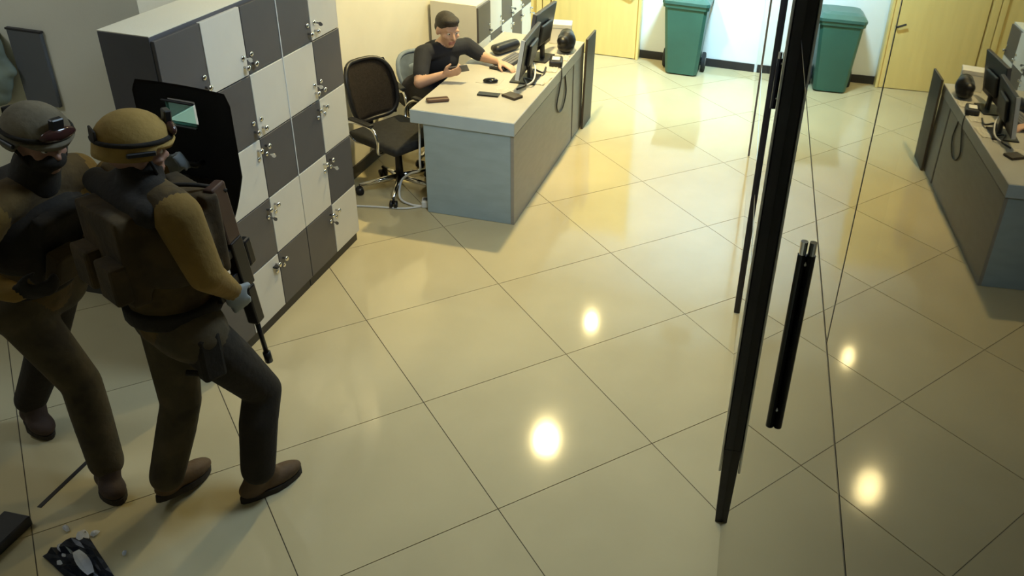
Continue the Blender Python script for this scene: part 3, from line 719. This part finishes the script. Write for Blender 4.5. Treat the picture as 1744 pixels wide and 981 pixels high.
def helmet(parent, c, f, up, m_, k=1.0):
    f = V(f).normalized(); up = V(up); up = (up-f*up.dot(f)).normalized(); rt = f.cross(up); c = V(c)
    b = MB(); n, mlev = 32, 10; rings = []
    for j in range(mlev+1):
        ph_ = j/mlev*math.radians(108); rings.append([])
        for i in range(n):
            a = 2*math.pi*i/n; ca, sa = math.cos(a), math.sin(a)
            drop = 1.0 if j < mlev-3 else 1.0
            zlim = math.cos(ph_)
            if zlim < 0.05 and ca > 0.25: zlim = max(zlim, 0.05+0.10*(ca-0.25))          # cut higher at the brow
            rad = math.sin(min(ph_, math.pi/2+0.08))
            flare = 1.0+0.05*max(0, (j-mlev+2)/2.0)
            rings[-1].append(b.b.verts.new(c+(f*(0.135*rad*ca*flare)+rt*(0.118*rad*sa*flare)+up*(0.125*zlim+0.02))*k))
    for j in range(mlev):
        for i in range(n): b.b.faces.new((rings[j][i], rings[j][(i+1) % n], rings[j+1][(i+1) % n], rings[j+1][i]))
    bmesh.ops.remove_doubles(b.b, verts=b.b.verts[:], dist=0.0005)
    bmesh.ops.solidify(b.b, geom=b.b.faces[:], thickness=0.008)
    o = b.build('helmet', m_, parent, True)
    P = lambda a, b_, z: c+(f*a+rt*b_+up*z)*k
    # goggle strap round the helmet, goggles at the back, front mount, chin strap, rails
    rg = [P(0.131*math.cos(a), 0.115*math.sin(a), 0.045) for a in [2*math.pi*i/28 for i in range(28)]]
    MB().tube(rg, 0.010*k, 6, closed=True).build('goggle_strap', 'vest_dark', o, True)
    B = basis(f, rt, up)
    MB().sphere(P(0.128, 0, 0.065), (0.022*k, 0.075*k, 0.03*k), B).build('goggles', 'goggle', o, True)
    MB().box((-0.012, -0.022, -0.03), (0.012, 0.022, 0.03), 0.004, Matrix.Translation(P(0.125, 0, 0.10)) @ B.to_4x4()).build('front_mount', 'black_plastic', o)
    for s_ in (-1, 1):
        MB().box((-0.045, -0.006, -0.008), (0.045, 0.006, 0.008), 0.003, Matrix.Translation(P(-0.005, s_*0.124, 0.012)) @ B.to_4x4()).build('side_rail', 'black_plastic', o)
        MB().tube([P(0.02, s_*0.108, -0.01), P(0.05, s_*0.075, -0.09), P(0.065, 0, -0.125)], 0.007*k, 6).build('chin_strap', 'vest_dark', o, True)
    MB().box((-0.004, -0.035, -0.022), (0.004, 0.035, 0.022), 0.002, Matrix.Translation(P(-0.128, 0, 0.062)) @ B.to_4x4()).build('rear_patch', 'vest_dark', o)
    return o

# ---- walking person with the shield
base = V((-2.06, 2.40, 0))
s1 = empty('person', base, 0, 'walking person in tan uniform and tan helmet, raising a black shield, nearest the lockers', 'person')
R_ = lambda x, y, z: V((x, y, z))-base
f1 = V((0.45, 0.89, 0)).normalized(); r1 = V((f1.y, -f1.x, 0)); B1 = basis(f1, r1, (0, 0, 1))
pel = R_(-2.08, 2.41, 0.90)
hR, hL = pel+r1*0.095, pel-r1*0.095
pr = [('c', hR, 0.125, hL, 0.125, 1), ('c', pel+V((0, 0, 0.04)), 0.145, R_(-2.085, 2.41, 1.15), 0.155, 0),
      ('e', R_(-2.09, 2.42, 1.27), (0.145, 0.20, 0.20), B1, 0), ('c', R_(-2.10, 2.42, 1.43)+r1*0.17, 0.078, R_(-2.10, 2.42, 1.43)-r1*0.17, 0.078, 0),
      ('c', R_(-2.10, 2.42, 1.45), 0.068, R_(-2.10, 2.43, 1.58), 0.060, 4)]
kR, aR = R_(-1.885, 2.55, 0.50), R_(-1.905, 2.455, 0.12)
kL, aL = R_(-2.175, 2.43, 0.47), R_(-2.225, 2.315, 0.135)
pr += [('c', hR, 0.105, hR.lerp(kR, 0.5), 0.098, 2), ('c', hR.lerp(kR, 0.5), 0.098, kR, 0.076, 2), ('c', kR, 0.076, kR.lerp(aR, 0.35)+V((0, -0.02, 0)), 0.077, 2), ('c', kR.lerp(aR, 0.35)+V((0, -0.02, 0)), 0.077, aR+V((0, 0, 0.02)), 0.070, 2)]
pr += [('c', hL, 0.105, kL, 0.078, 1), ('c', kL, 0.076, kL.lerp(aL, 0.35), 0.076, 1), ('c', kL.lerp(aL, 0.35), 0.076, aL+V((0, 0, 0.02)), 0.068, 1)]
sR, eR, wR = R_(-2.10, 2.42, 1.42)+r1*0.20, R_(-1.86, 2.33, 1.19), R_(-1.885, 2.47, 1.04)
pr += [('c', sR, 0.080, eR, 0.062, 3), ('c', eR, 0.062, wR, 0.040, 3)]
hand(pr, wR, (0.05, 0.45, -0.9), (-0.9, 0.45, 0), (0.0, 0.8, 0.5), 0.8, 5, 1.15)
sL, eL, wL = R_(-2.10, 2.42, 1.42)-r1*0.20, R_(-2.37, 2.66, 1.20), R_(-2.26, 2.72, 1.37)
pr += [('c', sL, 0.080, eL, 0.062, 3), ('c', eL, 0.060, wL, 0.040, 3)]
hand(pr, wL, (0.85, 0.05, 0.45), (0.2, -0.9, 0), (-0.5, 0, 0.8), 0.9, 5, 1.05)
hc = R_(-2.105, 2.42, 1.585)
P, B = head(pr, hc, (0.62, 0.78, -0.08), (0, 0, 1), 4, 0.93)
blob('body', pr, 0.010, ['tan', 'olive', 'olive_shaded', 'tan_light', 'skin_shaded', 'glove'], s1, 5)
eyes(P, s1, 0.93)
helmet(s1, hc+V((0, 0, 0.022)), (0.62, 0.78, -0.08), (0, 0, 1), 'helmet_tan', 0.90)
vc = R_(-2.09, 2.415, 1.26)
v1 = blob('vest', [('e', vc, (0.175, 0.215, 0.21), B1, 0), ('b', vc-f1*0.150, (0.035, 0.14, 0.17), B1, 0), ('b', vc+f1*0.150, (0.03, 0.14, 0.16), B1, 0),
          ('c', vc+r1*0.11+V((0, 0, 0.20)), 0.045, vc+r1*0.11-f1*0.13+V((0, 0, 0.13)), 0.03, 0), ('c', vc-r1*0.11+V((0, 0, 0.20)), 0.045, vc-r1*0.11-f1*0.13+V((0, 0, 0.13)), 0.03, 0)], 0.011, ['vest'], s1, 6)
for q in (-0.085, 0.085):
    MB().box((-0.03, -0.06, -0.075), (0.03, 0.06, 0.075), 0.012, Matrix.Translation(vc-f1*0.205+r1*q+V((0, 0, -0.06))) @ B1.to_4x4(), 2).build('pouch', 'vest', v1)
col = blob('neck_gaiter', [('c', R_(-2.10, 2.41, 1.445)+r1*0.09, 0.070, R_(-2.10, 2.41, 1.445)-r1*0.09, 0.070, 0), ('c', R_(-2.10, 2.41, 1.45), 0.080, R_(-2.10, 2.42, 1.53), 0.072, 0),
      ('c', R_(-2.10, 2.34, 1.44)-r1*0.22, 0.050, R_(-2.10, 2.34, 1.43)+r1*0.12, 0.05, 0)], 0.011, ['vest_dark'], s1, 5)
MB().lathe([(0.165, -0.03), (0.170, -0.02), (0.170, 0.02), (0.165, 0.03)], 28, 'z', pel+V((0, 0, 0.09))).build('belt', 'vest_dark', s1, True)
hs = MB().box((-0.045, -0.03, -0.11), (0.045, 0.03, 0.09), 0.014, Matrix.Translation(pel+r1*0.185+V((0, 0, -0.06))) @ B1.to_4x4(), 2).build('holster', 'vest_dark', s1)
MB().tube([pel+r1*0.13+f1*0.06+V((0,0,-.14)), pel+r1*0.205+V((0, 0, -0.15)), pel+r1*0.13-f1*0.07+V((0, 0, -0.14))], 0.012, 6).build('leg_strap', 'vest_dark', hs)
boot(s1, R_(-1.955, 2.375, 0), R_(-1.815, 2.615, 0.0), aR-V((0, 0, 0.0)), 'boot')
boot(s1, R_(-2.255, 2.26, 0.045), R_(-2.20, 2.525, 0.0), aL, 'boot')

# shield
sh = empty('hand_shield', (-2.17, 2.80, 1.09), math.radians(-4), 'black hand-held shield with a pale cyan window, raised before the tan helmet', 'shield')
def shield_mesh(th, y_off, grid, hole=False):
    b = MB(); n = len(grid[0]); rows = []
    for rw_ in grid: rows.append([b.b.verts.new((x, y_off-0.35*x*x*1.2, z)) for x, z in rw_])
    for j in range(len(rows)-1):
        for i in range(n-1):
            cx_, cz_ = (grid[j][i][0]+grid[j][i+1][0])/2, (grid[j][i][1]+grid[j+1][i][1])/2
            if hole and -0.070 < cx_ < 0.040 and 0.447 < cz_ < 0.533: continue
            b.b.faces.new((rows[j][i], rows[j][i+1], rows[j+1][i+1], rows[j+1][i]))
    bmesh.ops.solidify(b.b, geom=b.b.faces[:], thickness=th); return b
grid = []
for j in range(41):
    t = j/40; z = 0.60*t
    wd = 0.085+0.125*min(1, t/0.45)**0.7
    if t > 0.93: wd -= 0.02*((t-0.93)/0.07)
    grid.append([(wd*(-1+2*i/40), z) for i in range(41)])
shield_mesh(0.014, 0, grid, True).build('shield_plate', 'shield', sh, True)
vw = shield_mesh(0.006, -0.014, [[(-0.075+0.12*i/5, 0.445+0.09*j/4) for i in range(6)] for j in range(5)]).build('viewport', 'viewport', sh, True)
for z in (0.437, 0.535): MB().box((-0.083, -0.030, z), (0.053, -0.018, z+0.008), 0.002).build('viewport_frame', 'shield', sh)
MB().tube([(-0.10, -0.014, 0.30), (-0.10, -0.05, 0.30), (0.04, -0.05, 0.30), (0.04, -0.014, 0.30)], 0.012, 8).build('grip_bar', 'shield', sh, True)
MB().box((-0.12, -0.022, 0.18), (0.08, -0.010, 0.23), 0.004).build('arm_strap', 'vest_dark', sh)

# rifle carried low
rf = empty('rifle', (-1.90, 2.615, 0.78), 0, 'dark rifle carried muzzle down beside the person raising the shield', 'rifle')
rm = Matrix.Rotation(math.radians(-2), 4, 'Y') @ Matrix.Rotation(math.radians(6), 4, 'X')
def rbox(name, lo, hi, bev, m_): return MB().box(lo, hi, bev, rm, 2).build(name, m_, rf)
rbox('receiver', (-0.022, -0.035, 0.20), (0.022, 0.035, 0.42), 0.006, 'gun')
rbox('stock', (-0.020, -0.045, 0.42), (0.020, 0.035, 0.66), 0.008, 'gun_brown')
rbox('handguard', (-0.024, -0.026, 0.02), (0.024, 0.026, 0.20), 0.008, 'gun')
rbox('magazine', (-0.013, -0.16, 0.23), (0.013, -0.035, 0.29), 0.004, 'gun')
rbox('pistol_grip', (-0.014, -0.12, 0.36), (0.014, -0.03, 0.40), 0.006, 'gun')
rbox('scope', (-0.018, 0.04, 0.26), (0.018, 0.085, 0.38), 0.010, 'gun')
b = MB().tube([(0, 0, -0.16), (0, 0, 0.03)], 0.010, 10).tube([(0, 0, -0.20), (0, 0, -0.15)], 0.016, 10); bmesh.ops.transform(b.b, matrix=rm, verts=b.b.verts[:]); b.build('barrel', 'gun', rf, True)
MB().tube(smooth_path([(-0.0, -0.04, 0.62), (-0.06, -0.10, 0.66), (-0.16, -0.14, 0.66), (-0.19, -0.10, 0.60)], 5), 0.008, 6).build('sling', 'vest_dark', rf, True)

# ---- second walking person at the left edge
base = V((-2.76, 2.46, 0))
s2 = empty('person', base, 0, 'walking person in grey helmet and dark brown gear, at the left edge of the photo', 'person')
R_ = lambda x, y, z: V((x, y, z))-base
f2 = V((0.97, -0.10, 0)).normalized(); r2 = V((f2.y, -f2.x, 0)); B2 = basis(f2, r2, (0, 0, 1))
pel = R_(-2.75, 2.47, 0.86)
hR, hL = pel+r2*0.09, pel-r2*0.09
tl = basis((f2+V((0, 0, -0.35))).normalized(), r2, (V((0, 0, 1))+f2*0.35).normalized())
pr = [('c', hR, 0.12, hL, 0.12, 1), ('c', pel+V((0, 0, 0.04)), 0.14, R_(-2.70, 2.47, 1.10), 0.15, 0),
      ('e', R_(-2.655, 2.475, 1.20), (0.14, 0.19, 0.19), tl, 0), ('c', R_(-2.61, 2.475, 1.34)+r2*0.16, 0.076, R_(-2.61, 2.475, 1.34)-r2*0.16, 0.076, 0),
      ('c', R_(-2.60, 2.475, 1.36), 0.062, R_(-2.56, 2.48, 1.48), 0.058, 3)]
kR, aR = R_(-2.60, 2.41, 0.49), R_(-2.525, 2.34, 0.115)
kL, aL = R_(-2.92, 2.57, 0.44), R_(-3.07, 2.575, 0.15)
pr += [('c', hR, 0.103, kR, 0.076, 1), ('c', kR, 0.075, kR.lerp(aR, 0.35), 0.075, 1), ('c', kR.lerp(aR, 0.35), 0.075, aR+V((0, 0, 0.02)), 0.068, 1)]
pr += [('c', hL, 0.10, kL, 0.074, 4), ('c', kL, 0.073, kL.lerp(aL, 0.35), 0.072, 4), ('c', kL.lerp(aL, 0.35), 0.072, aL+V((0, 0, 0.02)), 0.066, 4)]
sR = R_(-2.61, 2.475, 1.33)+r2*0.19; eR, wR = R_(-2.72, 2.18, 1.12), R_(-2.52, 2.19, 1.08)
pr += [('c', sR, 0.076, eR, 0.060, 2), ('c', eR, 0.060, wR, 0.038, 2)]
hand(pr, wR, (0.9, 0.25, 0.1), (0, 0.8, 0.4), (0.1, -0.3, 1), 0.75, 5, 1.05)
sL = R_(-2.61, 2.475, 1.33)-r2*0.19; eL, wL = R_(-2.62, 2.74, 1.07), R_(-2.50, 2.70, 0.90)
pr += [('c', sL, 0.076, eL, 0.060, 2), ('c', eL, 0.060, wL, 0.038, 2)]
hand(pr, wL, (0.35, -0.1, -0.9), (-0.2, -0.9, 0), (1, 0, 0.3), 0.4, 5, 1.05)
hc = R_(-2.535, 2.48, 1.535)
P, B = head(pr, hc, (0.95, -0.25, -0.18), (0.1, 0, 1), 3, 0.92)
blob('body', pr, 0.010, ['tan', 'olive', 'tan_light', 'skin_shaded', 'olive_shaded', 'vest_dark'], s2, 5)
eyes(P, s2, 0.92)
helmet(s2, hc+V((0, 0, 0.022)), (0.95, -0.25, -0.18), (0.1, 0, 1), 'helmet_grey', 0.88)
vc = R_(-2.665, 2.475, 1.18)
v2 = blob('vest', [('e', vc, (0.175, 0.21, 0.205), tl, 0), ('b', vc-f2*0.15+V((0, 0, 0.04)), (0.035, 0.13, 0.16), tl, 0), ('b', vc+f2*0.14-V((0, 0, 0.03)), (0.03, 0.13, 0.15), tl, 0)], 0.011, ['vest_dark'], s2, 6)
for q in (-0.08, 0.08):
    MB().box((-0.03, -0.055, -0.07), (0.03, 0.055, 0.07), 0.012, Matrix.Translation(vc+f2*0.20+r2*q+V((0, 0, -0.08))) @ tl.to_4x4(), 2).build('pouch', 'vest', v2)
blob('face_scarf', [('c', R_(-2.60, 2.475, 1.37), 0.085, R_(-2.555, 2.47, 1.46), 0.075, 0), ('e', R_(-2.515, 2.465, 1.48), (0.075, 0.065, 0.045), None, 0)], 0.010, ['vest_dark'], s2, 4)
MB().lathe([(0.155, -0.03), (0.160, -0.02), (0.160, 0.02), (0.155, 0.03)], 28, 'z', pel+V((0, 0, 0.09))).build('belt', 'vest_dark', s2, True)
boot(s2, R_(-2.585, 2.36, 0.0), R_(-2.42, 2.25, 0.0), aR, 'boot_dark')
boot(s2, R_(-3.145, 2.59, 0.055), R_(-2.97, 2.52, 0.0), aL, 'boot_dark')
# ---------------------------------------------------------------- plastic scraps on the floor, lower left
b = MB(); n = 9
fv = [[b.b.verts.new((0.36*(i/n-.5), 0.16*(j/n-.5)*(1-0.4*i/n), 0.006+0.03*abs(math.sin(i*1.1+j*0.9)*math.cos(j*1.7-i*.4))*(0.3+0.7*math.sin(math.pi*j/n)))) for j in range(n+1)] for i in range(n+1)]
for i in range(n):
    for j in range(n): b.b.faces.new((fv[i][j], fv[i+1][j], fv[i+1][j+1], fv[i][j+1]))
bmesh.ops.solidify(b.b, geom=b.b.faces[:], thickness=0.0015)
tag(b.build('plastic_film', 'film_blue', loc=(-2.33, 1.93, 0), rot=(0, 0, math.radians(-28))), 'crumpled dark blue plastic film on the floor, lower left', 'plastic film')
scr = [(-2.54, 2.085, 0.045, 0.010, -30, 'tiny white scrap farthest left among the plastic scraps'), (-2.445, 2.06, 0.085, 0.022, -42, 'broad white scrap, the largest beside the dark blue film'),
       (-2.415, 2.09, 0.032, 0.016, 80, 'small rounded white scrap at the top of the scraps'), (-2.49, 1.995, 0.05, 0.012, -45, 'narrow grey-white scrap left of the dark blue film'),
       (-2.435, 1.945, 0.08, 0.022, -55, 'curved grey scrap at the left end of the dark blue film'), (-2.335, 1.935, 0.15, 0.022, -32, 'long pale strip lying on the dark blue film'),
       (-2.24, 2.03, 0.028, 0.008, -60, 'lone pale sliver right of the dark blue film'), (-2.10, 1.925, 0.035, 0.008, -10, 'lone reddish-grey sliver nearest the shoe shadow')]
for x, y, l, wd, a, lab in scr:
    b = MB(); rows = []
    for i in range(7):
        t = i/6-.5; ww = wd*(0.35+0.65*math.cos(t*2.6))
        rows.append([b.b.verts.new((l*t, ww*q, 0.006+0.012*math.cos(t*3)*(1-q*q*0.6))) for q in (-1, -0.4, 0.3, 1)])
    for i in range(6):
        for k in range(3): b.b.faces.new((rows[i][k], rows[i+1][k], rows[i+1][k+1], rows[i][k+1]))
    bmesh.ops.solidify(b.b, geom=b.b.faces[:], thickness=0.001)
    on_film = 'on the dark' in lab
    tag(b.build('plastic_scrap', 'film_white', loc=(x, y, 0.03 if on_film else 0.0), rot=(0, 0, math.radians(a))), lab, 'scrap', 'plastic scraps on the floor')

# ---------------------------------------------------------------- lamps
names = ['round warm ceiling downlight nearest the yellow door', 'round warm ceiling downlight above the reception desk', 'round warm ceiling downlight above the tall lockers']
for (x, y, pw), lab in zip(DOWNLIGHTS, names):
    r = empty('ceiling_downlight', (x, y, CEIL), 0, lab, 'ceiling light', 'warm ceiling downlights')
    MB().lathe([(0.105, -0.012), (0.11, -0.006), (0.11, 0.0), (0.07, 0.0), (0.07, -0.012)], 28).build('trim_ring', 'white_plastic', r, True)
    rl = 0.045 if y > 8 else 0.066
    MB().lathe([(rl, -0.010), (rl, -0.004)], 24).build('lens', 'lamp_glow', r)
    L = bpy.data.lights.new('downlight_bulb', 'SPOT'); L.energy = pw; L.color = WARM; L.shadow_soft_size = 0.045 if y > 8 else 0.065; L.spot_size = math.radians(140); L.spot_blend = 0.8
    lo = bpy.data.objects.new('downlight_bulb', L); COL.objects.link(lo); lo.parent = r; lo.location = (0, 0, -0.02)
for k, ((x, y), (sx, sy), pw, c) in enumerate(PANELS):
    r = empty('added_ceiling_panel', (x, y, CEIL), 0, ['added square cool panel, unseen, between camera and desk', 'added square panel, unseen, over the left corridor, for door daylight'][k], 'ceiling light', 'added ceiling panels')  # unseen panels, added to light desk end, lockers and corridor
    MB().box((-sx/2-0.02, -sy/2-0.02, -0.03), (sx/2+0.02, sy/2+0.02, 0.0), 0.004).build('frame', 'white_plastic', r)
    MB().box((-sx/2, -sy/2, -0.034), (sx/2, sy/2, -0.0295)).build('diffuser', 'panel_glow', r)
    L = bpy.data.lights.new('panel_bulb', 'AREA'); L.shape = 'RECTANGLE'; L.size = sx; L.size_y = sy; L.energy = pw; L.color = c
    lo = bpy.data.objects.new('panel_bulb', L); COL.objects.link(lo); lo.parent = r; lo.location = (0, 0, -0.04)
# unseen lamp added to light the white far wall; housing hides its glint
r = empty('added_wall_washer', (-0.62, 7.6, CEIL-0.55), 0, 'added cool lamp, unseen, aimed at the white far wall', 'ceiling light')
MB().box((-0.16, -0.05, -0.16), (0.16, 0.0, 0.0), 0.004).build('housing', 'black_plastic', r)
MB().box((-0.02, -0.045, 0.0), (0.02, -0.015, 0.55), 0.003).build('bracket', 'black_plastic', r)
L = bpy.data.lights.new('washer_bulb', 'AREA'); L.shape = 'RECTANGLE'; L.size = 0.28; L.size_y = 0.12; L.energy = WASH_POWER; L.color = (0.52, 0.84, 1.0)
lo = bpy.data.objects.new('washer_bulb', L); COL.objects.link(lo); lo.parent = r; lo.location = (0.05, 0.012, -0.09)
lo.rotation_euler = V((-0.12, 1.0, -0.9)).to_track_quat('-Z', 'Y').to_euler()
